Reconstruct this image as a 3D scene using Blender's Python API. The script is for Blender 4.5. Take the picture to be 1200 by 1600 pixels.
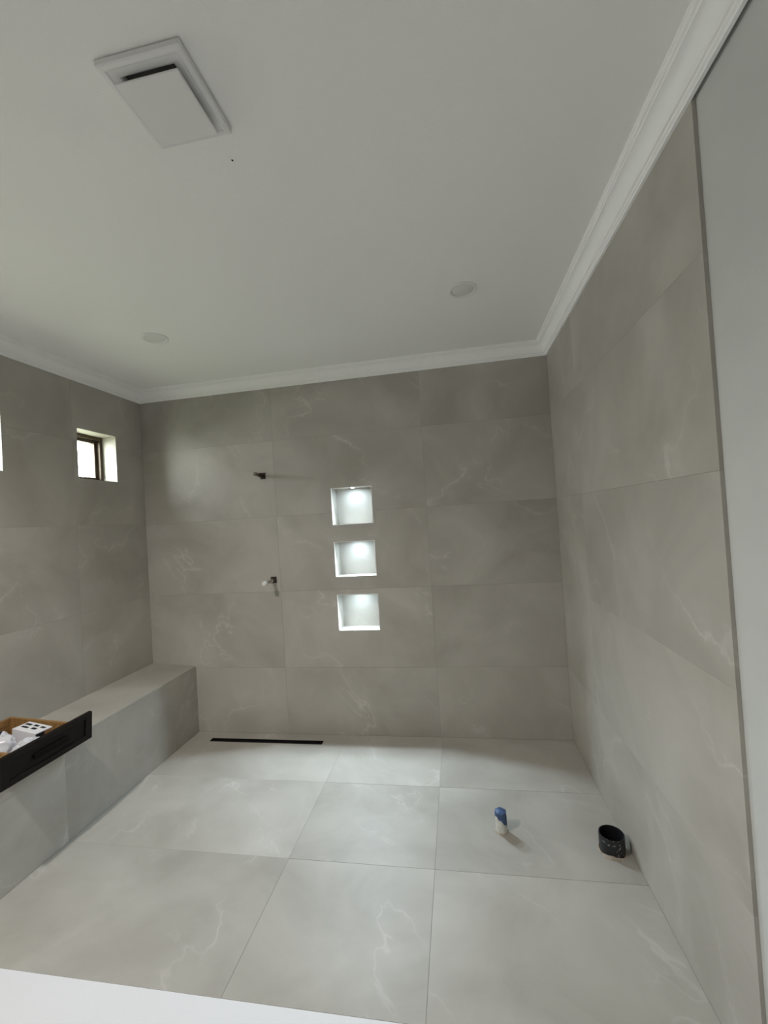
import bpy, bmesh, math, random
from mathutils import Vector, Matrix
for o in list(bpy.data.objects): bpy.data.objects.remove(o)
scene = bpy.context.scene
C = scene.collection
R = math.radians
random.seed(7)

# ------------------------------------------------------------------ room dimensions (metres; camera stands at x = y = 0)
YB = 3.021            # face of back wall tiles
XL = -2.4415          # face of left wall tiles
XR = 0.678            # face of right wall tiles
ZC = 2.6925           # ceiling
YF = -1.70            # wall behind the viewer
XB = -2.068           # front face of bench
ZB, ZBF = 0.5316, 0.5073   # bench top at wall / at front edge
TT = 0.012            # tile thickness
YE = 1.31             # edge of the tiled floor

# ------------------------------------------------------------------ camera
cd = bpy.data.cameras.new('camera')
cam = bpy.data.objects.new('camera', cd); C.objects.link(cam)
cd.sensor_fit = 'HORIZONTAL'; cd.sensor_width = 36.0; cd.lens = 661.865 / 1200 * 36
cd.clip_start = 0.02; cd.clip_end = 200
rt = Vector((0.9840452, 0.16685109, -0.06177188)); up = Vector((0.0639316, -0.00759874, 0.99792535)); fw = rt.cross(up) * -1
M = Matrix.Identity(4)
for i in range(3):
    M[i][0] = rt[i]; M[i][1] = up[i]; M[i][2] = -fw[i]
M[0][3], M[1][3], M[2][3] = 0, 0, 1.5545
cam.matrix_world = M
scene.camera = cam

# ------------------------------------------------------------------ world, exposure
SKY = 36.0
w = bpy.data.worlds.new('sky'); scene.world = w; w.use_nodes = True
nt = w.node_tree; nt.nodes.clear()
wo = nt.nodes.new('ShaderNodeOutputWorld'); bg = nt.nodes.new('ShaderNodeBackground')
tc = nt.nodes.new('ShaderNodeTexCoord'); sp = nt.nodes.new('ShaderNodeSeparateXYZ'); cr = nt.nodes.new('ShaderNodeValToRGB')
cr.color_ramp.elements[0].position = 0.0; cr.color_ramp.elements[0].color = (0.98, 1.0, 0.97, 1)
cr.color_ramp.elements[1].position = 1.0; cr.color_ramp.elements[1].color = (0.80, 0.90, 1.0, 1)
nt.links.new(tc.outputs['Generated'], sp.inputs[0]); nt.links.new(sp.outputs['Z'], cr.inputs[0])
nt.links.new(cr.outputs[0], bg.inputs['Color']); bg.inputs['Strength'].default_value = SKY
nt.links.new(bg.outputs[0], wo.inputs[0])
vs = scene.view_settings
vs.view_transform = 'Standard'; vs.look = 'None'; vs.gamma = 1.0; vs.use_curve_mapping = False
vs.exposure = 0.02
NICHE_W = 31.0        # power of each niche spotlight
ROOM_W = 142.0         # power of the lit downlight behind the viewer

# ------------------------------------------------------------------ materials
def new_mat(name):
    m = bpy.data.materials.new(name); m.use_nodes = True
    return m, m.node_tree, m.node_tree.nodes['Principled BSDF']
def plain(name, col, rough=0.5, metal=0.0, bump=0.0, bscale=200, var=0.0, vscale=6.0, spec=0.5):
    m, t, b = new_mat(name)
    b.inputs['Roughness'].default_value = rough; b.inputs['Metallic'].default_value = metal
    b.inputs['Specular IOR Level'].default_value = spec
    tcn = t.nodes.new('ShaderNodeTexCoord')
    n = t.nodes.new('ShaderNodeTexNoise'); n.inputs['Scale'].default_value = vscale; n.inputs['Detail'].default_value = 4
    t.links.new(tcn.outputs['Object'], n.inputs['Vector'])
    r = t.nodes.new('ShaderNodeValToRGB')
    r.color_ramp.elements[0].position = 0.3; r.color_ramp.elements[1].position = 0.7
    r.color_ramp.elements[0].color = tuple(c * (1 - var) for c in col) + (1,)
    r.color_ramp.elements[1].color = tuple(min(1, c * (1 + var)) for c in col) + (1,)
    t.links.new(n.outputs['Fac'], r.inputs[0]); t.links.new(r.outputs[0], b.inputs['Base Color'])
    if bump:
        n2 = t.nodes.new('ShaderNodeTexNoise'); n2.inputs['Scale'].default_value = bscale; n2.inputs['Detail'].default_value = 3
        t.links.new(tcn.outputs['Object'], n2.inputs['Vector'])
        bp = t.nodes.new('ShaderNodeBump'); bp.inputs['Strength'].default_value = bump; bp.inputs['Distance'].default_value = 0.002
        t.links.new(n2.outputs['Fac'], bp.inputs['Height']); t.links.new(bp.outputs[0], b.inputs['Normal'])
    return m
def emis(name, col, s):
    m, t, b = new_mat(name)
    b.inputs['Base Color'].default_value = (*col, 1)
    b.inputs['Emission Color'].default_value = (*col, 1); b.inputs['Emission Strength'].default_value = s
    return m
def stone(name, dark, light, vein, rough=0.5, tilt=(0, 0, 0)):
    m, t, b = new_mat(name)
    N, L = t.nodes.new, t.links.new
    tcn = N('ShaderNodeTexCoord'); oi = N('ShaderNodeObjectInfo')
    sc = N('ShaderNodeVectorMath'); sc.operation = 'MULTIPLY'; sc.inputs[1].default_value = (37.0, 53.0, 71.0)
    cv = N('ShaderNodeCombineXYZ')
    for i in range(3): L(oi.outputs['Random'], cv.inputs[i])
    L(cv.outputs[0], sc.inputs[0])
    ad = N('ShaderNodeVectorMath'); ad.operation = 'ADD'
    L(tcn.outputs['Object'], ad.inputs[0]); L(sc.outputs[0], ad.inputs[1])
    def noise(scale, detail=4, rough_=0.5, dist=0.0, vec=None):
        n = N('ShaderNodeTexNoise'); n.inputs['Scale'].default_value = scale; n.inputs['Detail'].default_value = detail
        n.inputs['Roughness'].default_value = rough_; n.inputs['Distortion'].default_value = dist
        L(vec or ad.outputs[0], n.inputs['Vector']); return n.outputs['Fac']
    # broad clouds
    cl = N('ShaderNodeValToRGB'); cl.color_ramp.elements[0].position = 0.32; cl.color_ramp.elements[1].position = 0.70
    cl.color_ramp.elements[0].color = (*dark, 1); cl.color_ramp.elements[1].color = (*light, 1)
    L(noise(1.9, 6, 0.55, 0.6), cl.inputs[0])
    # per-tile shade
    hs = N('ShaderNodeHueSaturation'); mr = N('ShaderNodeMapRange')
    mr.inputs['To Min'].default_value = 0.955; mr.inputs['To Max'].default_value = 1.045
    L(oi.outputs['Random'], mr.inputs['Value']); L(mr.outputs[0], hs.inputs['Value']); L(cl.outputs[0], hs.inputs['Color'])
    # thin diagonal veins: contour lines of a stretched noise, kept only in patches
    e1 = Vector((0.8, -0.7, -0.6)).normalized(); e2 = e1.orthogonal().normalized(); e3 = e1.cross(e2)
    mp = N('ShaderNodeCombineXYZ')
    for i, (e, k) in enumerate(((e1, 0.38), (e2, 1.25), (e3, 1.25))):
        dn = N('ShaderNodeVectorMath'); dn.operation = 'DOT_PRODUCT'; dn.inputs[1].default_value = e * k
        L(ad.outputs[0], dn.inputs[0]); L(dn.outputs['Value'], mp.inputs[i])
    v = noise(1.7, 5, 0.5, 0.25, mp.outputs[0])
    s1 = N('ShaderNodeMath'); s1.operation = 'SUBTRACT'; s1.inputs[1].default_value = 0.5; L(v, s1.inputs[0])
    s2 = N('ShaderNodeMath'); s2.operation = 'ABSOLUTE'; L(s1.outputs[0], s2.inputs[0])
    vr = N('ShaderNodeMapRange'); vr.inputs['From Min'].default_value = 0.0; vr.inputs['From Max'].default_value = 0.010
    vr.inputs['To Min'].default_value = 0.75; vr.inputs['To Max'].default_value = 0.0; L(s2.outputs[0], vr.inputs['Value'])
    pm = N('ShaderNodeMapRange'); pm.inputs['From Min'].default_value = 0.46; pm.inputs['From Max'].default_value = 0.72
    L(noise(2.6, 3), pm.inputs['Value'])
    mu = N('ShaderNodeMath'); mu.operation = 'MULTIPLY'; L(vr.outputs[0], mu.inputs[0]); L(pm.outputs[0], mu.inputs[1])
    # soft halo around veins
    hr = N('ShaderNodeMapRange'); hr.inputs['From Max'].default_value = 0.05; hr.inputs['To Min'].default_value = 0.22; hr.inputs['To Max'].default_value = 0.0
    L(s2.outputs[0], hr.inputs['Value'])
    mu2 = N('ShaderNodeMath'); mu2.operation = 'MULTIPLY'; L(hr.outputs[0], mu2.inputs[0]); L(pm.outputs[0], mu2.inputs[1])
    mx = N('ShaderNodeMath'); mx.operation = 'MAXIMUM'; L(mu.outputs[0], mx.inputs[0]); L(mu2.outputs[0], mx.inputs[1])
    mixn = N('ShaderNodeMix'); mixn.data_type = 'RGBA'; L(mx.outputs[0], mixn.inputs['Factor'])
    L(hs.outputs[0], mixn.inputs['A']); mixn.inputs['B'].default_value = (*vein, 1)
    L(mixn.outputs['Result'], b.inputs['Base Color'])
    b.inputs['Roughness'].default_value = rough; b.inputs['Specular IOR Level'].default_value = 0.35
    bp = N('ShaderNodeBump'); bp.inputs['Strength'].default_value = 0.12; bp.inputs['Distance'].default_value = 0.002
    L(noise(26, 5, 0.6), bp.inputs['Height']); L(bp.outputs[0], b.inputs['Normal'])
    return m
def wood(name, a, b_, scale=18, rough=0.45):
    m, t, b = new_mat(name); N, L = t.nodes.new, t.links.new
    tcn = N('ShaderNodeTexCoord'); mp = N('ShaderNodeMapping'); mp.inputs['Scale'].default_value = (1.0, 0.12, 1.0)
    L(tcn.outputs['Object'], mp.inputs['Vector'])
    n = N('ShaderNodeTexNoise'); n.inputs['Scale'].default_value = scale * 3; n.inputs['Detail'].default_value = 6; n.inputs['Distortion'].default_value = 0.8
    L(mp.outputs[0], n.inputs['Vector'])
    r = N('ShaderNodeValToRGB'); r.color_ramp.elements[0].position = 0.3; r.color_ramp.elements[1].position = 0.7
    r.color_ramp.elements[0].color = (*a, 1); r.color_ramp.elements[1].color = (*b_, 1)
    L(n.outputs['Fac'], r.inputs[0]); L(r.outputs[0], b.inputs['Base Color']); b.inputs['Roughness'].default_value = rough; b.inputs['Specular IOR Level'].default_value = 0.2
    return m
MT = {}
MT['tile'] = stone('stone_tile', (0.350, 0.328, 0.286), (0.468, 0.445, 0.400), (0.60, 0.58, 0.535))
MT['grout'] = plain('grout', (0.30, 0.28, 0.245), 0.9)
MT['ceiling'] = plain('ceiling_paint', (0.91, 0.91, 0.885), 0.9, bump=0.5, bscale=260, spec=0.2)
MT['cornice'] = plain('cornice_paint', (0.92, 0.92, 0.90), 0.7, spec=0.3)
MT['plaster'] = plain('wall_plaster', (0.54, 0.55, 0.525), 0.9, bump=0.2, bscale=120, var=0.03)
MT['white_floor'] = plain('white_floor_paint', (0.78, 0.775, 0.79), 0.6, bump=0.3, bscale=150)
MT['white_plastic'] = plain('white_plastic', (0.80, 0.80, 0.79), 0.4)
MT['diffuser'] = plain('light_diffuser', (0.78, 0.78, 0.76), 0.35)
MT['black_metal_and_slot_shade'] = plain('black_metal_and_slot_shade', (0.004, 0.003, 0.003), 0.7, spec=0.1)  # drain metal; also the painted dark of the drawer's finger slot
MT['fan_recess_shade'] = plain('fan_recess_shade', (0.10, 0.10, 0.10), 0.7)  # grey holds the shade of the white plastic recess
MT['brass'] = plain('tarnished_brass', (0.060, 0.036, 0.020), 0.5, 0.3, var=0.3, vscale=60)
MT['grey_metal'] = plain('pale_metal', (0.45, 0.42, 0.36), 0.4, 0.6)
MT['plug_metal'] = plain('dull_plug_metal', (0.17, 0.145, 0.115), 0.5, 0.3)
MT['dark_hole'] = plain('hole_shade', (0.03, 0.028, 0.022), 0.8)  # near-black painted for the shade in the holes cut around the wall pipes
MT['white_cap'] = plain('white_cap', (0.75, 0.74, 0.70), 0.5)
MT['pvc'] = plain('white_pvc', (0.66, 0.65, 0.60), 0.45, var=0.12, vscale=40)
MT['blue_tape'] = plain('blue_tape', (0.045, 0.085, 0.19), 0.5, var=0.35, vscale=50)
def black_pipe():
    m, t, b = new_mat('black_pipe'); N, L = t.nodes.new, t.links.new
    tcn = N('ShaderNodeTexCoord'); n = N('ShaderNodeTexNoise'); n.inputs['Scale'].default_value = 26; n.inputs['Detail'].default_value = 5; n.inputs['Distortion'].default_value = 1.5
    L(tcn.outputs['Object'], n.inputs['Vector'])
    r = N('ShaderNodeValToRGB'); r.color_ramp.elements[0].position = 0.60; r.color_ramp.elements[1].position = 0.66
    r.color_ramp.elements[0].color = (0.012, 0.012, 0.016, 1); r.color_ramp.elements[1].color = (0.30, 0.29, 0.27, 1)
    L(n.outputs['Fac'], r.inputs[0]); L(r.outputs[0], b.inputs['Base Color']); b.inputs['Roughness'].default_value = 0.45
    return m
MT['black_pipe'] = black_pipe()
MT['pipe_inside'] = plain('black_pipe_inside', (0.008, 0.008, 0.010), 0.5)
MT['mortar'] = plain('mortar_smear', (0.36, 0.31, 0.25), 0.9, var=0.2, vscale=50)
MT['bronze'] = plain('bronze_window_frame', (0.065, 0.045, 0.025), 0.5, 0.2)
MT['dark_wood'] = wood('dark_wood', (0.005, 0.003, 0.002), (0.011, 0.007, 0.0045), rough=0.65)
MT['oak'] = wood('golden_wood', (0.20, 0.105, 0.035), (0.34, 0.20, 0.08))
MT['carton'] = plain('white_carton', (0.72, 0.71, 0.73), 0.6)
MT['black_print'] = plain('black_print', (0.008, 0.008, 0.012), 0.6)
MT['black_plastic'] = plain('black_plastic', (0.012, 0.012, 0.022), 0.35)
MT['brown_reflection'] = plain('brown_reflection', (0.30, 0.14, 0.05), 0.7)  # wood tone of the drawer reflected on the carton, set as colour
def plastic_film():
    m, t, b = new_mat('plastic_film'); N, L = t.nodes.new, t.links.new
    b.inputs['Base Color'].default_value = (0.78, 0.78, 0.82, 1); b.inputs['Roughness'].default_value = 0.22
    tr = N('ShaderNodeBsdfTransparent'); mix = N('ShaderNodeMixShader')
    n = N('ShaderNodeTexNoise'); n.inputs['Scale'].default_value = 25; tcn = N('ShaderNodeTexCoord'); L(tcn.outputs['Object'], n.inputs['Vector'])
    mr = N('ShaderNodeMapRange'); mr.inputs['To Min'].default_value = 0.5; mr.inputs['To Max'].default_value = 1.0; L(n.outputs['Fac'], mr.inputs['Value'])
    L(mr.outputs[0], mix.inputs[0]); L(tr.outputs[0], mix.inputs[1]); L(b.outputs[0], mix.inputs[2])
    L(mix.outputs[0], t.nodes['Material Output'].inputs['Surface'])
    return m
MT['film'] = plastic_film()
def glass():
    m, t, b = new_mat('window_glass'); N, L = t.nodes.new, t.links.new
    tr = N('ShaderNodeBsdfTransparent'); tr.inputs['Color'].default_value = (0.95, 0.97, 0.96, 1)
    gl = N('ShaderNodeBsdfGlossy'); gl.inputs['Roughness'].default_value = 0.05
    mix = N('ShaderNodeMixShader'); mix.inputs[0].default_value = 0.04
    L(tr.outputs[0], mix.inputs[1]); L(gl.outputs[0], mix.inputs[2])
    L(mix.outputs[0], t.nodes['Material Output'].inputs['Surface'])
    return m
MT['glass'] = glass()
MT['leaf'] = plain('leaf_green', (0.16, 0.24, 0.05), 0.6, var=0.3, vscale=3)
MT['bark'] = plain('bark', (0.09, 0.06, 0.04), 0.9)
MT['lawn'] = plain('lawn', (0.30, 0.30, 0.20), 0.9, var=0.25, vscale=3)
MT['led'] = emis('led_lens', (0.68, 0.86, 1.0), 720.0)
MT['lit_diffuser'] = emis('lit_diffuser', (1.0, 0.965, 0.93), 8.0)
MT['mirror_metal'] = plain('chrome_ring', (0.7, 0.7, 0.7), 0.25, 0.9)

# ------------------------------------------------------------------ mesh helpers
def obj(name, bm, mat, parent=None, smooth=False, label=None):
    me = bpy.data.meshes.new(name)
    bmesh.ops.recalc_face_normals(bm, faces=bm.faces)
    bm.to_mesh(me); bm.free()
    me.materials.append(MT[mat] if isinstance(mat, str) else mat)
    if smooth:
        for p in me.polygons: p.use_smooth = True
    o = bpy.data.objects.new(name, me); C.objects.link(o)
    if parent: o.parent = parent
    if label: o['label'] = label
    return o
def auto_smooth(o, ang=40):
    me = o.data
    for p in me.polygons: p.use_smooth = True
    me.set_sharp_from_angle(angle=R(ang))
    return o
def struct(o): o['kind'] = 'structure'; return o
def tag(o, label, cat, group=None):
    o['label'] = label; o['category'] = cat
    if group: o['group'] = group
    return o
def thing(name, loc, label, cat, group=None, rot=(0, 0, 0)):
    o = bpy.data.objects.new(name, None); C.objects.link(o); o.location = loc; o.rotation_euler = rot; o.empty_display_size = 0.05
    return tag(o, label, cat, group)
def add_box(bm, x0, x1, y0, y1, z0, z1, bev=0.0):
    r = bmesh.ops.create_cube(bm, size=1)
    for v in r['verts']:
        v.co = Vector(((x0 + x1) / 2 + v.co.x * (x1 - x0), (y0 + y1) / 2 + v.co.y * (y1 - y0), (z0 + z1) / 2 + v.co.z * (z1 - z0)))
    if bev:
        es = list({e for v in r['verts'] for e in v.link_edges})
        bmesh.ops.bevel(bm, geom=es, offset=bev, segments=2, affect='EDGES', profile=0.5)
    return bm
def box(*a, **k): return add_box(bmesh.new(), *a, **k)
def grid_slab(us, vs_, holes, f, d0, d1):
    """slab with rectangular holes; f(u, v, d) -> point"""
    us = sorted(set(us) | {h[i] for h in holes for i in (0, 1) if us[0] < h[i] < us[-1]})
    vs_ = sorted(set(vs_) | {h[i] for h in holes for i in (2, 3) if vs_[0] < h[i] < vs_[-1]})
    nu, nv = len(us) - 1, len(vs_) - 1
    def keep(i, j):
        if not (0 <= i < nu and 0 <= j < nv): return False
        cu, cv = (us[i] + us[i + 1]) / 2, (vs_[j] + vs_[j + 1]) / 2
        return not any(h[0] < cu < h[1] and h[2] < cv < h[3] for h in holes)
    bm = bmesh.new(); cache = {}
    def V(i, j, k):
        if (i, j, k) not in cache: cache[(i, j, k)] = bm.verts.new(f(us[i], vs_[j], (d0, d1)[k]))
        return cache[(i, j, k)]
    for i in range(nu):
        for j in range(nv):
            if not keep(i, j): continue
            for k in (0, 1): bm.faces.new([V(i, j, k), V(i + 1, j, k), V(i + 1, j + 1, k), V(i, j + 1, k)])
            for (di, dj, a, b) in ((-1, 0, (0, 0), (0, 1)), (1, 0, (1, 0), (1, 1)), (0, -1, (0, 0), (1, 0)), (0, 1, (0, 1), (1, 1))):
                if not keep(i + di, j + dj):
                    bm.faces.new([V(i + a[0], j + a[1], 0), V(i + b[0], j + b[1], 0), V(i + b[0], j + b[1], 1), V(i + a[0], j + a[1], 1)])
    return bm
GAP = 0.0009
def tiles(parent, us, vs_, holes, f, d0, d1, mat='tile', GAP=GAP):
    for i in range(len(us) - 1):
        for j in range(len(vs_) - 1):
            u0, u1, v0, v1 = us[i] + GAP, us[i + 1] - GAP, vs_[j] + GAP, vs_[j + 1] - GAP
            hh = [h for h in holes if h[0] < u1 and h[1] > u0 and h[2] < v1 and h[3] > v0]
            if any(h[0] <= u0 and h[1] >= u1 and h[2] <= v0 and h[3] >= v1 for h in hh): continue
            obj('tile', grid_slab([u0, u1], [v0, v1], hh, f, d0, d1), mat, parent)
def lathe(bm, prof, n=32, mat4=None):
    """prof: list of (r, z) revolved about z; closed ends when r = 0"""
    rings = []
    for r, z in prof:
        if r < 1e-6: rings.append([bm.verts.new((0, 0, z))])
        else: rings.append([bm.verts.new((r * math.cos(2 * math.pi * k / n), r * math.sin(2 * math.pi * k / n), z)) for k in range(n)])
    for a, b in zip(rings, rings[1:]):
        for k in range(n):
            k2 = (k + 1) % n
            if len(a) == 1 and len(b) == 1: continue
            if len(a) == 1: bm.faces.new([a[0], b[k], b[k2]])
            elif len(b) == 1: bm.faces.new([a[k], a[k2], b[0]])
            else: bm.faces.new([a[k], a[k2], b[k2], b[k]])
    if mat4 is not None:
        bmesh.ops.transform(bm, matrix=mat4, verts=[v for r in rings for v in r])
    return bm

# ------------------------------------------------------------------ the room shell
fx = lambda u, v, d: (u, YB + d, v)          # back wall: depth goes +y
fl = lambda u, v, d: (XL - d, u, v)          # left wall: depth goes -x
fr = lambda u, v, d: (XR + d, u, v)          # right wall: depth goes +x
ff = lambda u, v, d: (u, v, -d)              # floor: depth goes down
NX0, NX1 = -0.898, -0.590
NZ = [(1.536, 1.809), (1.154, 1.412), (0.760, 1.024)]
niche_holes = [(NX0, NX1, a, b) for a, b in NZ]
LN = 0.010
core_holes = [(NX0 - LN, NX1 + LN, a - LN, b + LN) for a, b in NZ]
ND = 0.140
wb = struct(obj('wall_back', grid_slab([XL - 0.25, XR + 0.25], [-0.2, ZC + 0.15], core_holes, fx, 0.0011, 0.30), 'grout'))
ROWS = [0.0, 0.493, 1.063, 1.628, 2.203, 2.625]
tiles(wb, [XL, -1.330, -0.200, XR], ROWS, niche_holes, fx, 0.0, TT)
for a, b in NZ:      # stone lining of each niche
    obj('niche_back_panel', box(NX0 - LN + .001, NX1 + LN - .001, YB + ND, YB + ND + 0.012, a - LN + .001, b + LN - .001), 'tile', wb)
    for x0, x1 in ((NX0 - LN + .0005, NX0 + .0003), (NX1 - .0003, NX1 + LN - .0005)):
        obj('niche_side_panel', box(x0, x1, YB + 0.0006, YB + ND, a - LN + .001, b + LN - .001), 'tile', wb)
    obj('niche_sill_panel', box(NX0, NX1, YB + 0.0006, YB + ND, a - LN + .001, a + .0003), 'tile', wb)
    tb = bmesh.new(); tw = 0.0035; ty0, ty1 = YB - 0.0008, YB + 0.012
    add_box(tb, NX0, NX0 + tw, ty0, ty1, a, b); add_box(tb, NX1 - tw, NX1, ty0, ty1, a, b)
    add_box(tb, NX0 + tw, NX1 - tw, ty0, ty1, a, a + tw); add_box(tb, NX0 + tw, NX1 - tw, ty0, ty1, b - tw, b)
    obj('niche_edge_trim', tb, 'cornice', wb)
    obj('niche_top_panel', box(NX0, NX1, YB + 0.0006, YB + ND, b - .0003, b + LN - .001), 'tile', wb)

# left wall with a row of small square windows
WZ0, WZ1 = 1.953, 2.290
WY = [(2.430, 2.755), (1.626, 1.951), (0.822, 1.147)]
win_holes = [(a, b, WZ0, WZ1) for a, b in WY]
wl_hole_core = [(a - LN, b + LN, WZ0 - LN, WZ1 + LN) for a, b in WY]
wl = struct(obj('wall_left', grid_slab([YF - 0.2, YB + 0.005], [-0.2, ZC + 0.15], wl_hole_core, fl, 0.0011, 0.24), 'grout'))
tiles(wl, [0.135, 1.265, 2.395, YB], [0.515, 1.063, 1.640, 2.203, 2.625], win_holes, fl, 0.0, TT, GAP=0.0005)
for a, b in WY:      # tiled reveals
    for y0, y1 in ((a - LN + .0005, a + .0003), (b - .0003, b + LN - .0005)):
        obj('reveal_tile', box(XL - 0.118, XL - 0.0006, y0, y1, WZ0 - LN + .001, WZ1 + LN - .001), 'tile', wl)
    obj('reveal_tile', box(XL - 0.118, XL - 0.0006, a, b, WZ1 - .0003, WZ1 + LN - .001), 'tile', wl)
    obj('reveal_tile', box(XL - 0.118, XL - 0.0006, a, b, WZ0 - LN + .001, WZ0 + .0003), 'tile', wl)

# right wall: plaster, tiled from y = 1.22 on
wr = struct(obj('wall_right', grid_slab([YF - 0.2, YB + 0.005], [-0.2, ZC + 0.15], [], fr, 0.011, 0.25), 'plaster'))
tiles(wr, [1.222, 2.430, YB], [0.0, 0.493, 1.063, 1.628, 2.203, 2.625], [], fr, 0.0, 0.0109, GAP=0.00025)

# wall behind the viewer
struct(obj('wall_front', grid_slab([XL - 0.25, XR + 0.25], [-0.2, ZC + 0.15], [], lambda u, v, d: (u, YF - d, v), 0.0, 0.2), 'plaster'))
cl = struct(obj('ceiling', box(XL - 0.24, XR + 0.25, YF - 0.2, YB + 0.3, ZC, ZC + 0.12), 'ceiling'))

# floor: slab, stone tiles with a slot for the strip drain, white floor in front
DR = (-1.898, -1.032, 2.884, 2.931)
fl_o = struct(obj('floor', grid_slab([XL - 0.2, XR + 0.2], [YE, YB + 0.2], [DR], ff, 0.0011, 0.15), 'grout'))
tiles(fl_o, [XB, -0.872], [YE, 1.893, 2.467, YB], [DR], ff, 0.0, TT, GAP=0.0003)
tiles(fl_o, [-0.871, -0.190, XR], [YE, 1.893, 2.467, YB], [], ff, 0.0, TT)
struct(obj('floor_white', box(XL - 0.2, XR + 0.2, YF - 0.2, YE - 0.0005, -0.15, 0.0), 'white_floor'))

# cornices, mitred in the corners
arc = [(0.026 + 0.036 * (1 - math.cos(t)), -0.070 + 0.046 * math.sin(t)) for t in [math.pi / 2 * k / 8 for k in range(9)]]
PROF = [(0, -0.0895), (0.010, -0.0895), (0.011, -0.083), (0.017, -0.080), (0.018, -0.0745), (0.024, -0.073)] + arc + [(0.063, -0.018), (0.069, -0.016), (0.070, -0.008), (0.074, -0.0065), (0.074, 0), (0, 0)]
def cornice(name, f):
    bm = bmesh.new()
    A = [bm.verts.new(f(p, z, 0)) for p, z in PROF]; B = [bm.verts.new(f(p, z, 1)) for p, z in PROF]
    n = len(PROF)
    for k in range(n): bm.faces.new([A[k], A[(k + 1) % n], B[(k + 1) % n], B[k]])
    bm.faces.new(A); bm.faces.new(B)
    return struct(auto_smooth(obj(name, bm, 'cornice'), 25))
cornice('trim_1', lambda p, z, e: (XL + p if e == 0 else XR - p, YB - p, ZC + z))
cornice('trim_2', lambda p, z, e: (XR - p, YB - p if e == 0 else YF + p, ZC + z))
cornice('trim_3', lambda p, z, e: (XL + p, YB - p if e == 0 else YF + p, ZC + z))
cornice('trim_4', lambda p, z, e: (XL + p if e == 0 else XR - p, YF + p, ZC + z))

# ------------------------------------------------------------------ windows
for n, (a, b) in enumerate(WY, 1):
    wroot = bpy.data.objects.new('window_%d' % n, None); C.objects.link(wroot); wroot.location = (XL - 0.15, (a + b) / 2, WZ0)
    struct(wroot)
    h = (b - a) / 2 + 0.006; H = WZ1 - WZ0
    def wp(name, *bx, mat='bronze', bev=0.0015):
        return obj(name, box(*bx, bev=bev), mat, wroot)
    fw_ = 0.030
    wp('frame_jamb', -0.035, 0.036, -h, -h + fw_, -0.006, H + 0.006); wp('frame_jamb', -0.035, 0.036, h - fw_, h, -0.006, H + 0.006)
    wp('frame_head', -0.035, 0.036, -h + fw_, h - fw_, H + 0.006 - fw_, H + 0.006); wp('frame_sill', -0.035, 0.036, -h + fw_, h - fw_, -0.006, fw_ - 0.010)
    s = 0.022; e = h - fw_; z0, z1 = fw_ - 0.010, H + 0.006 - fw_
    wp('sash_stile', -0.02, 0.010, -e, -e + s, z0, z1); wp('sash_stile', -0.02, 0.010, e - s, e, z0, z1)
    wp('sash_rail', -0.02, 0.010, -e + s, e - s, z1 - s, z1); wp('sash_rail', -0.02, 0.010, -e + s, e - s, z0, z0 + s * 0.8)
    pl = bpy.data.lights.new('daylight_portal', 'AREA'); pl.shape = 'RECTANGLE'; pl.size = H; pl.size_y = 2 * h; pl.cycles.is_portal = True
    po = bpy.data.objects.new('daylight_portal', pl); C.objects.link(po); po.parent = wroot; po.location = (-0.10, 0, H / 2); po.rotation_euler = (0, R(-90), 0)
    wp('pane', -0.008, -0.004, -e + s, e - s, z0 + s * 0.8, z1 - s, mat='glass', bev=0)

# ------------------------------------------------------------------ tiled bench along the left wall
bench = thing('shower_bench', (XL, 1.9, 0), 'low stone tiled bench built along the left wall', 'bench')
BY0, BY1 = 1.20, YB
def bpart(name, bm, mat='tile'):
    o = obj(name, bm, mat, bench); o.matrix_parent_inverse = Matrix.Translation(-Vector(bench.location)); return o
def wedge(x0, x1, y0, y1, zb, zt):
    """block whose top falls towards the room like the bench top; zt is the offset from that plane"""
    bm = bmesh.new(); sl = (ZBF - ZB) / (XB - XL)
    top = lambda x: ZB + sl * (x - XL)
    P = [(x, y, (top(x) + zb) if k == 0 else (top(x) + zt)) for x in (x0, x1) for y in (y0, y1) for k in (0, 1)]
    V = [bm.verts.new(p) for p in P]
    for q in ((0, 1, 3, 2), (4, 6, 7, 5), (0, 4, 5, 1), (2, 3, 7, 6), (0, 2, 6, 4), (1, 5, 7, 3)): bm.faces.new([V[i] for i in q])
    return bm
BG = 0.0002
bpart('core', box(XL - 0.0008, XB - 0.008, BY0 + 0.01, YB + 0.0008, 0.0, ZBF - TT - 0.002), 'grout')
for y0, y1 in ((BY0, 1.893), (1.893, YB)):
    bpart('top_tile', wedge(XL + GAP, XB - 0.0002, y0 + BG, y1 - BG, -TT, 0.0))
    bm = bmesh.new(); add_box(bm, XB - TT, XB, y0 + BG, y1 - BG, 0.001, ZBF - TT - 0.0008)
    bpart('front_tile', bm)
bpart('end_tile', box(XL + GAP, XB - TT - GAP, BY0, BY0 + 0.0098, 0.001, ZBF - TT - 0.001))

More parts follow.
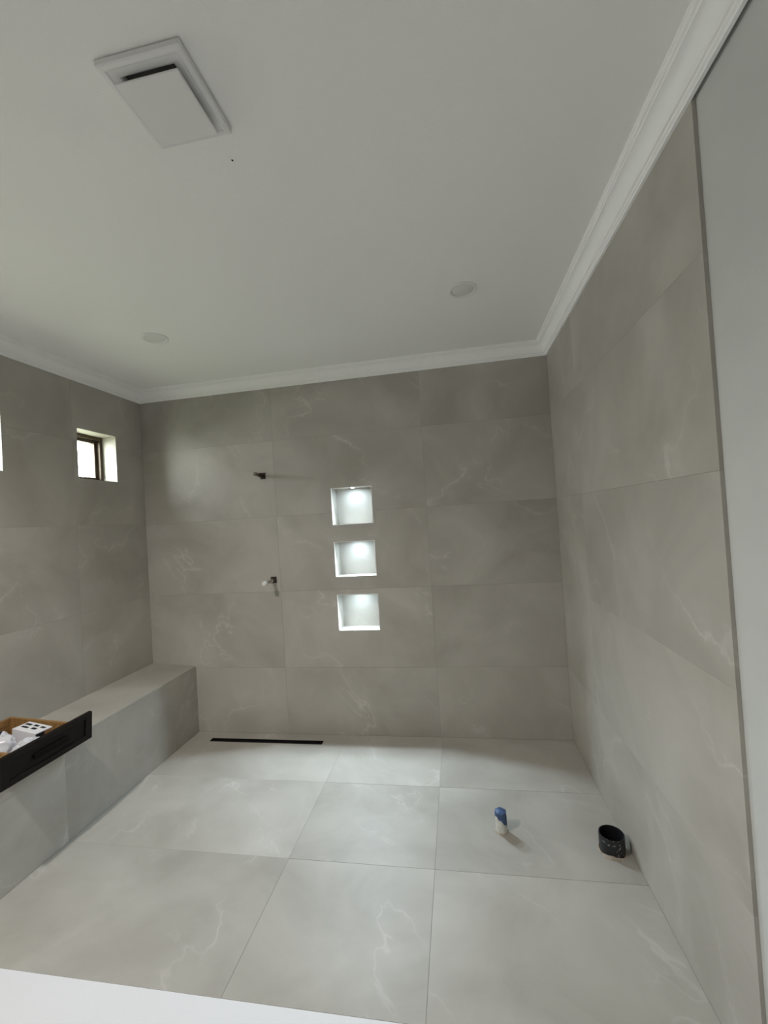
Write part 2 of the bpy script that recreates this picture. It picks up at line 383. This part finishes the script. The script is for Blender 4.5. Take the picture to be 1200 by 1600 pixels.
# ------------------------------------------------------------------ niche spotlights
for (a, b), wd in zip(NZ, ('topmost', 'middle', 'lowest')):
    t = thing('niche_spotlight', ((NX0 + NX1) / 2, YB + 0.050, b), 'small glowing round spotlight set into the top of the %s wall niche' % wd, 'spotlight', 'niche spotlights')
    obj('bezel', lathe(bmesh.new(), [(0.012, -0.0005), (0.012, -0.004), (0.0165, -0.004), (0.018, -0.0005)], 28), 'mirror_metal', t)
    obj('lens', lathe(bmesh.new(), [(0, -0.003), (0.0119, -0.003), (0.0119, -0.0006), (0, -0.0006)], 24), 'led', t)
    ld = bpy.data.lights.new('niche_lamp', 'SPOT'); ld.energy = NICHE_W; ld.color = (0.74, 0.89, 1.0); ld.shadow_soft_size = 0.010
    ld.spot_size = R(130); ld.spot_blend = 1.0
    lo = bpy.data.objects.new('niche_lamp', ld); C.objects.link(lo); lo.parent = t; lo.location = (0, 0, -0.012); lo.rotation_euler = (R(-38), 0, 0)

# ------------------------------------------------------------------ ceiling: exhaust fan, downlights, speck
FX, FY = -0.667, 0.988
fan = thing('exhaust_fan', (FX, FY, ZC), 'square white exhaust fan with raised centre panel on the ceiling', 'exhaust fan')
def ring_sq(prof, hx, hy):
    """square ring swept from a profile (inset, z)"""
    bm = bmesh.new(); rows = []
    for ins, z in prof:
        x, y = hx - ins, hy - ins
        rows.append([bm.verts.new(p) for p in ((-x, -y, z), (x, -y, z), (x, y, z), (-x, y, z))])
    for A, B in zip(rows, rows[1:]):
        for k in range(4): bm.faces.new([A[k], A[(k + 1) % 4], B[(k + 1) % 4], B[k]])
    return bm
obj('housing_frame', ring_sq([(0.004, -0.0002), (0.004, -0.004), (0.0, -0.004), (0.0, -0.017), (0.003, -0.020), (0.011, -0.022), (0.014, -0.021), (0.017, -0.0175), (0.036, -0.0165), (0.040, -0.013), (0.041, -0.0002)], 0.111, 0.117), 'white_plastic', fan)
obj('fan_cavity_shade', box(-0.0695, 0.0695, -0.0755, 0.0755, -0.002, -0.0003), 'fan_recess_shade', fan)  # thin grey plate, painted shade in place of a deep recess
pn = obj('centre_panel', box(-0.085, 0.085, -0.086, 0.088, -0.041, -0.034, bev=0.003), 'white_plastic', fan)
for sx in (-1, 1):
    for sy in (-1, 1):
        obj('panel_clip', box(sx * 0.045 - 0.004, sx * 0.045 + 0.004, sy * 0.035 - 0.004, sy * 0.035 + 0.004, -0.0345, -0.0018), 'white_plastic', fan)
for (x, y), lit, lb in (((0.108, 2.172), 0, 'round white flush downlight on the ceiling near the right wall'), ((-1.657, 2.203), 0, 'round white flush downlight on the ceiling near the left wall'), ((-1.657, 0.500), 1, 'lit round downlight on the ceiling behind the exhaust fan')):
    t = thing('downlight', (x, y, ZC), lb, 'downlight', 'ceiling downlights')
    auto_smooth(obj('trim_ring', lathe(bmesh.new(), [(0.073, -0.0002), (0.073, -0.003), (0.070, -0.0055), (0.060, -0.007), (0.057, -0.006), (0.055, -0.003)], 48), 'white_plastic', t))
    auto_smooth(obj('diffuser', lathe(bmesh.new(), [(0.056, -0.0025), (0.053, -0.0038), (0, -0.0046), (0, -0.0004), (0.056, -0.0004)], 48), 'lit_diffuser' if lit else 'diffuser', t))
    if lit:
        ld = bpy.data.lights.new('room_lamp', 'SPOT'); ld.energy = ROOM_W; ld.color = (1.0, 0.965, 0.93); ld.shadow_soft_size = 0.045; ld.spot_size = R(165); ld.spot_blend = 0.8
        lo = bpy.data.objects.new('room_lamp', ld); C.objects.link(lo); lo.parent = t; lo.location = (0, 0, -0.055)
bm = bmesh.new(); bmesh.ops.create_icosphere(bm, subdivisions=2, radius=0.0026)
for v in bm.verts: v.co.z *= 0.5; v.co.y *= 1.3; v.co *= 1 + 0.25 * math.sin(v.co.x * 3000)
o = obj('ceiling_speck', bm, 'black_print'); o.location = (-0.609, 1.204, ZC - 0.0012); tag(o, 'tiny dark speck on the white ceiling beside the exhaust fan', 'speck')

# ------------------------------------------------------------------ pipe stubs on the back wall (axis: local -y out of the wall)
OUT = Matrix.Rotation(R(90), 4, 'X')   # z -> -y
t = thing('wall_pipe_stub', (-1.423, YB, 1.945), 'short dark brass pipe stub sticking out high on the back wall', 'pipe stub', 'shower pipe stubs')
obj('hole_plate', box(-0.021, 0.021, -0.003, -0.0003, -0.026, 0.022, bev=0.001), 'dark_hole', t)  # flat dark plate standing in for the shaded hole in the tile
auto_smooth(obj('pipe', lathe(bmesh.new(), [(0, 0.003), (0.0135, 0.003), (0.0135, 0.05), (0.011, 0.052), (0.011, 0.108), (0, 0.108)], 24, OUT), 'brass', t))
th = bmesh.new()
pr = [(0, 0.105)] 
for k in range(8): pr += [(0.0125, 0.106 + k * 0.003), (0.0142, 0.1075 + k * 0.003)]
pr += [(0.0135, 0.132), (0.010, 0.136), (0, 0.137)]
obj('threaded_plug', lathe(th, pr, 24, OUT), 'plug_metal', t)
hexn = bmesh.new(); lathe(hexn, [(0, 0.040), (0.019, 0.040), (0.019, 0.054), (0, 0.054)], 6, OUT); obj('hex_nut', hexn, 'brass', t)
t = thing('wall_pipe_stub', (-1.383, YB, 1.150), 'pale capped pipe stub sticking out lower on the back wall', 'pipe stub', 'shower pipe stubs')
obj('hole_plate', box(-0.023, 0.023, -0.003, -0.0003, -0.020, 0.026, bev=0.001), 'dark_hole', t)  # dark plate again in place of the cutout behind the pipe
auto_smooth(obj('pipe', lathe(bmesh.new(), [(0, 0.003), (0.0145, 0.003), (0.0145, 0.05), (0.0115, 0.053), (0.0115, 0.14), (0, 0.14)], 24, OUT), 'grey_metal', t))
auto_smooth(obj('cap', lathe(bmesh.new(), [(0, 0.132), (0.0155, 0.132), (0.0165, 0.136), (0.0165, 0.168), (0.014, 0.175), (0.007, 0.178), (0, 0.178)], 24, OUT), 'white_cap', t))
hexn = bmesh.new(); lathe(hexn, [(0, 0.02), (0.020, 0.02), (0.020, 0.036), (0, 0.036)], 6, OUT); obj('hex_nut', hexn, 'brass', t)

# ------------------------------------------------------------------ strip drain
t = thing('strip_drain', ((DR[0] + DR[1]) / 2, (DR[2] + DR[3]) / 2, 0), 'long narrow black strip drain in the floor at the back wall', 'drain')
hx, hy = (DR[1] - DR[0]) / 2 - 0.0008, (DR[3] - DR[2]) / 2 - 0.0008
obj('channel_frame', ring_sq([(0, -0.028), (0, 0.0012), (0.004, 0.0012), (0.004, -0.028)], hx, hy), 'black_metal_and_slot_shade', t)
obj('channel_base', box(-hx + .0005, hx - .0005, -hy + .0005, hy - .0005, -0.030, -0.027), 'black_metal_and_slot_shade', t)
obj('insert_plate', box(-hx + 0.009, hx - 0.009, -hy + 0.009, hy - 0.009, -0.0265, -0.001, bev=0.0008), 'black_metal_and_slot_shade', t)

# ------------------------------------------------------------------ floor pipe with blue tape, black waste pipe
t = thing('floor_pipe_stub', (0.122, 2.148, 0), 'white plastic pipe stub with blue tape over its top standing on the floor', 'pipe stub')
auto_smooth(obj('pipe', lathe(bmesh.new(), [(0, 0.0005), (0.0255, 0.0005), (0.0255, 0.098), (0.0215, 0.100), (0.0215, 0.06), (0, 0.06)], 32), 'pvc', t))
bm = bmesh.new(); n = 32      # tape cap: skirt hangs lower on one side, loose strip at the right
topc = bm.verts.new((0, 0, 0.106)); r1 = []; r2 = []; r3 = []
for k in range(n):
    a = 2 * math.pi * k / n
    low = 0.070 + 0.010 * math.sin(2 * a + 0.6) - 0.030 * max(0, math.cos(a + 0.35)) ** 4 + 0.003 * math.sin(7 * a)
    for lst, r, z in ((r1, 0.017, 0.105), (r2, 0.0272, 0.098 + 0.0015 * math.sin(5 * a)), (r3, 0.0275 + 0.001 * math.sin(9 * a), low)):
        lst.append(bm.verts.new((r * math.cos(a), r * math.sin(a), z)))
for k in range(n):
    k2 = (k + 1) % n
    bm.faces.new([topc, r1[k], r1[k2]]); bm.faces.new([r1[k], r2[k], r2[k2], r1[k2]]); bm.faces.new([r2[k], r3[k], r3[k2], r2[k2]])
auto_smooth(obj('tape_cap', bm, 'blue_tape', t), 50)
obj('tape_strip', box(0.0262, 0.0275, -0.012, 0.004, 0.028, 0.085, bev=0.0004), 'blue_tape', t)
bm = bmesh.new(); lathe(bm, [(0.026, 0.0004), (0.026, 0.006), (0.030, 0.0025), (0.034, 0.0004)], 32)
for v in bm.verts:
    a = math.atan2(v.co.y, v.co.x); v.co.x *= 1 + 0.05 * math.sin(3 * a); v.co.y *= 1 + 0.05 * math.sin(4 * a + 1)
auto_smooth(obj('mortar_ring', bm, 'mortar', t), 60)
t = thing('waste_pipe', (0.600, 2.070, 0), 'short wide black waste pipe rising from the floor by the right wall', 'waste pipe')
auto_smooth(obj('pipe_wall', lathe(bmesh.new(), [(0.0525, 0.0005), (0.0535, 0.002), (0.0535, 0.076), (0.0525, 0.078), (0.0500, 0.078), (0.0500, 0.0005)], 48), 'black_pipe', t))
auto_smooth(obj('pipe_bore', lathe(bmesh.new(), [(0.0499, 0.0772), (0.0488, 0.0768), (0.0486, 0.0008), (0.0499, 0.0008)], 48), 'pipe_inside', t))
obj('bore_depth_disc', lathe(bmesh.new(), [(0, 0.0006), (0.0484, 0.0006), (0.0484, 0.002), (0, 0.002)], 40), 'pipe_inside', t)  # black disc in place of the dark depth below the floor
bm = bmesh.new(); lathe(bm, [(0.054, 0.0004), (0.054, 0.009), (0.058, 0.004), (0.063, 0.0004)], 48)
for v in bm.verts:
    a = math.atan2(v.co.y, v.co.x); v.co.z *= 1 + 0.6 * math.sin(3 * a + 1); k = 1 + 0.03 * math.sin(5 * a); v.co.x *= k; v.co.y *= k
auto_smooth(obj('mortar_ring', bm, 'mortar', t), 60)

# ------------------------------------------------------------------ wooden drawer resting on the bench
tilt = math.atan((ZB - ZBF) / (XB - XL))
DY = 1.733
dr = thing('drawer', (XL, DY, ZB + 0.0006), 'loose wooden drawer with dark front resting on the stone bench', 'drawer', rot=(0, tilt, 0))
FXO = 0.474           # outer face of drawer front (local x)
front = obj('front', box(FXO - 0.020, FXO - 0.007, -0.228, 0.228, 0.0, 0.138), 'dark_wood', dr)
fs = 0.038
def fp(name, y0, y1, z0, z1): return obj(name, box(FXO - 0.0069, FXO, y0, y1, z0, z1, bev=0.0012), 'dark_wood', front)
fp('stile', -0.228, -0.228 + fs, 0, 0.138); fp('stile', 0.228 - fs, 0.228, 0, 0.138)
fp('rail', -0.228 + fs, 0.228 - fs, 0.138 - 0.026, 0.138); fp('rail', -0.228 + fs, 0.228 - fs, 0, 0.026)
hb = bmesh.new()      # raised black bar painting the dark of a recessed finger slot
add_box(hb, FXO - 0.0068, FXO + 0.010, -0.085, 0.085, 0.058, 0.082, bev=0.006)
obj('pull_slot_shade', hb, 'black_metal_and_slot_shade', front)
BYH = 0.152
for nm, bx in (('side', (0.055, FXO - 0.0201, BYH - 0.014, BYH, 0.006, 0.112)), ('side', (0.055, FXO - 0.0201, -BYH, -BYH + 0.014, 0.006, 0.112)),
               ('back', (0.055, 0.069, -BYH + 0.014, BYH - 0.014, 0.006, 0.112)), ('base', (0.0555, FXO - 0.0203, -BYH + 0.0005, BYH - 0.0005, 0.0006, 0.0058))):
    obj(nm, box(*bx, bev=0.001 if nm != 'base' else 0), 'oak', dr)
def on_drawer(o, loc, rot):
    """place a top-level thing with coordinates given in the drawer's own frame"""
    Md = Matrix.Translation(dr.location) @ Matrix.Rotation(tilt, 4, 'Y')
    o.matrix_world = Md @ Matrix.Translation(loc) @ rot
# white carton with black slots
ct = thing('carton', (0, 0, 0), 'white carton with black slots printed on its top inside the drawer', 'carton')
cw, cdp, ch = 0.165, 0.080, 0.100
obj('box_body', box(-cw / 2, cw / 2, -cdp / 2, cdp / 2, 0.0, ch, bev=0.0015), 'carton', ct)
for k, (x0, x1, y0, y1) in enumerate(((-0.072, -0.030, 0.010, 0.024), (-0.062, -0.016, -0.014, -0.002), (-0.014, 0.018, 0.012, 0.026), (0.004, 0.036, -0.012, 0.002), (0.036, 0.066, 0.010, 0.024))):
    obj('slot', box(x0, x1, y0, y1, ch - 0.001, ch + 0.0006), 'black_print', ct)
obj('black_side', box(cw / 2 - 0.001, cw / 2 + 0.0008, -cdp / 2 + 0.002, cdp / 2 - 0.038, 0.004, ch - 0.005), 'black_print', ct)
obj('side_reflection', box(cw / 2 - 0.001, cw / 2 + 0.0008, cdp / 2 - 0.0378, cdp / 2 - 0.002, 0.004, ch - 0.005), 'brown_reflection', ct)  # reflection of the drawer interior painted onto the carton side
on_drawer(ct, (0.270, 0.082, 0.0061), Matrix.Rotation(R(-8), 4, 'Z'))
# crumpled clear plastic bundles
def bundle(name, label, size, seed, loc, rz, parts=()):
    rnd = random.Random(seed)
    bm = bmesh.new(); bmesh.ops.create_icosphere(bm, subdivisions=4, radius=1)
    ds = [(Vector((rnd.uniform(-1, 1), rnd.uniform(-1, 1), rnd.uniform(-1, 1))).normalized() * rnd.uniform(3, 11), rnd.uniform(0, 6)) for _ in range(14)]
    for v in bm.verts:
        c = v.co.normalized(); d = 0
        for q, ph in ds: d += abs(math.sin(c.dot(q) + ph)) - 0.6
        c = c * (1 + 0.045 * d)
        v.co = Vector((c.x * size[0], c.y * size[1], max(c.z, -0.62) * size[2]))
    zmin = min(v.co.z for v in bm.verts)
    for v in bm.verts: v.co.z -= zmin
    root = thing(name, (0, 0, 0), label, 'packaging', 'plastic wrapped parts in the drawer')
    auto_smooth(obj('wrap', bm, 'film', root), 35)
    for p in parts: p(root)
    on_drawer(root, loc, Matrix.Rotation(R(rz), 4, 'Z'))
def capp(r): auto_smooth(obj('black_fitting', lathe(bmesh.new(), [(0, -0.02), (0.013, -0.02), (0.015, -0.017), (0.015, 0.02), (0.011, 0.024), (0, 0.024)], 24, Matrix.Translation((0.0, 0.02, 0.112)) @ Matrix.Rotation(R(70), 4, 'Y')), 'black_plastic', r))
def core1(r): auto_smooth(obj('white_fitting', lathe(bmesh.new(), [(0, -0.05), (0.026, -0.05), (0.026, 0.05), (0, 0.05)], 24, Matrix.Translation((-0.01, -0.01, 0.045)) @ Matrix.Rotation(R(80), 4, 'X')), 'white_plastic', r))
bundle('wrapped_fitting', 'crumpled clear plastic bag around white and black fittings in the drawer', (0.088, 0.072, 0.080), 3, (0.215, -0.056, 0.0061), 20, (capp, core1))
bundle('plastic_bag', 'crumpled clear plastic bag against the drawer front', (0.048, 0.078, 0.074), 9, (0.396, -0.045, 0.0061), -15, ())

# ------------------------------------------------------------------ outdoors beyond the windows
struct(obj('ground', box(-14, XL - 0.2415, -6, 12, -0.35, -0.25), 'lawn'))
def tree(x, y, h, r, n, seed, label):
    rnd = random.Random(seed)
    t = thing('garden_tree', (x, y, -0.25), label, 'tree', 'trees outside the windows')
    bm = bmesh.new(); lathe(bm, [(0, 0), (0.09, 0), (0.06, h * 0.5), (0.03, h * 0.85), (0, h * 0.9)], 10); auto_smooth(obj('trunk', bm, 'bark', t))
    bm = bmesh.new()
    for k in range(n):
        while True:
            p = Vector((rnd.uniform(-1, 1), rnd.uniform(-1, 1), rnd.uniform(-1, 1)))
            if p.length < 1: break
        p = Vector((p.x * r, p.y * r, h * 0.62 + p.z * h * 0.42))
        d = Vector((rnd.gauss(0, 1), rnd.gauss(0, 1), rnd.gauss(0, 1))).normalized(); s = d.orthogonal().normalized(); L_ = rnd.uniform(0.05, 0.09)
        a, b_, c, e = p - d * L_, p + s * L_ * 0.35, p + d * L_, p - s * L_ * 0.35
        bm.faces.new([bm.verts.new(q) for q in (a, b_, c, e)])
    o = obj('foliage', bm, 'leaf', t); o['kind'] = 'stuff'
tree(-5.4, 5.6, 4.2, 1.1, 160, 1, 'leafy green tree outside beyond the window nearest the corner')
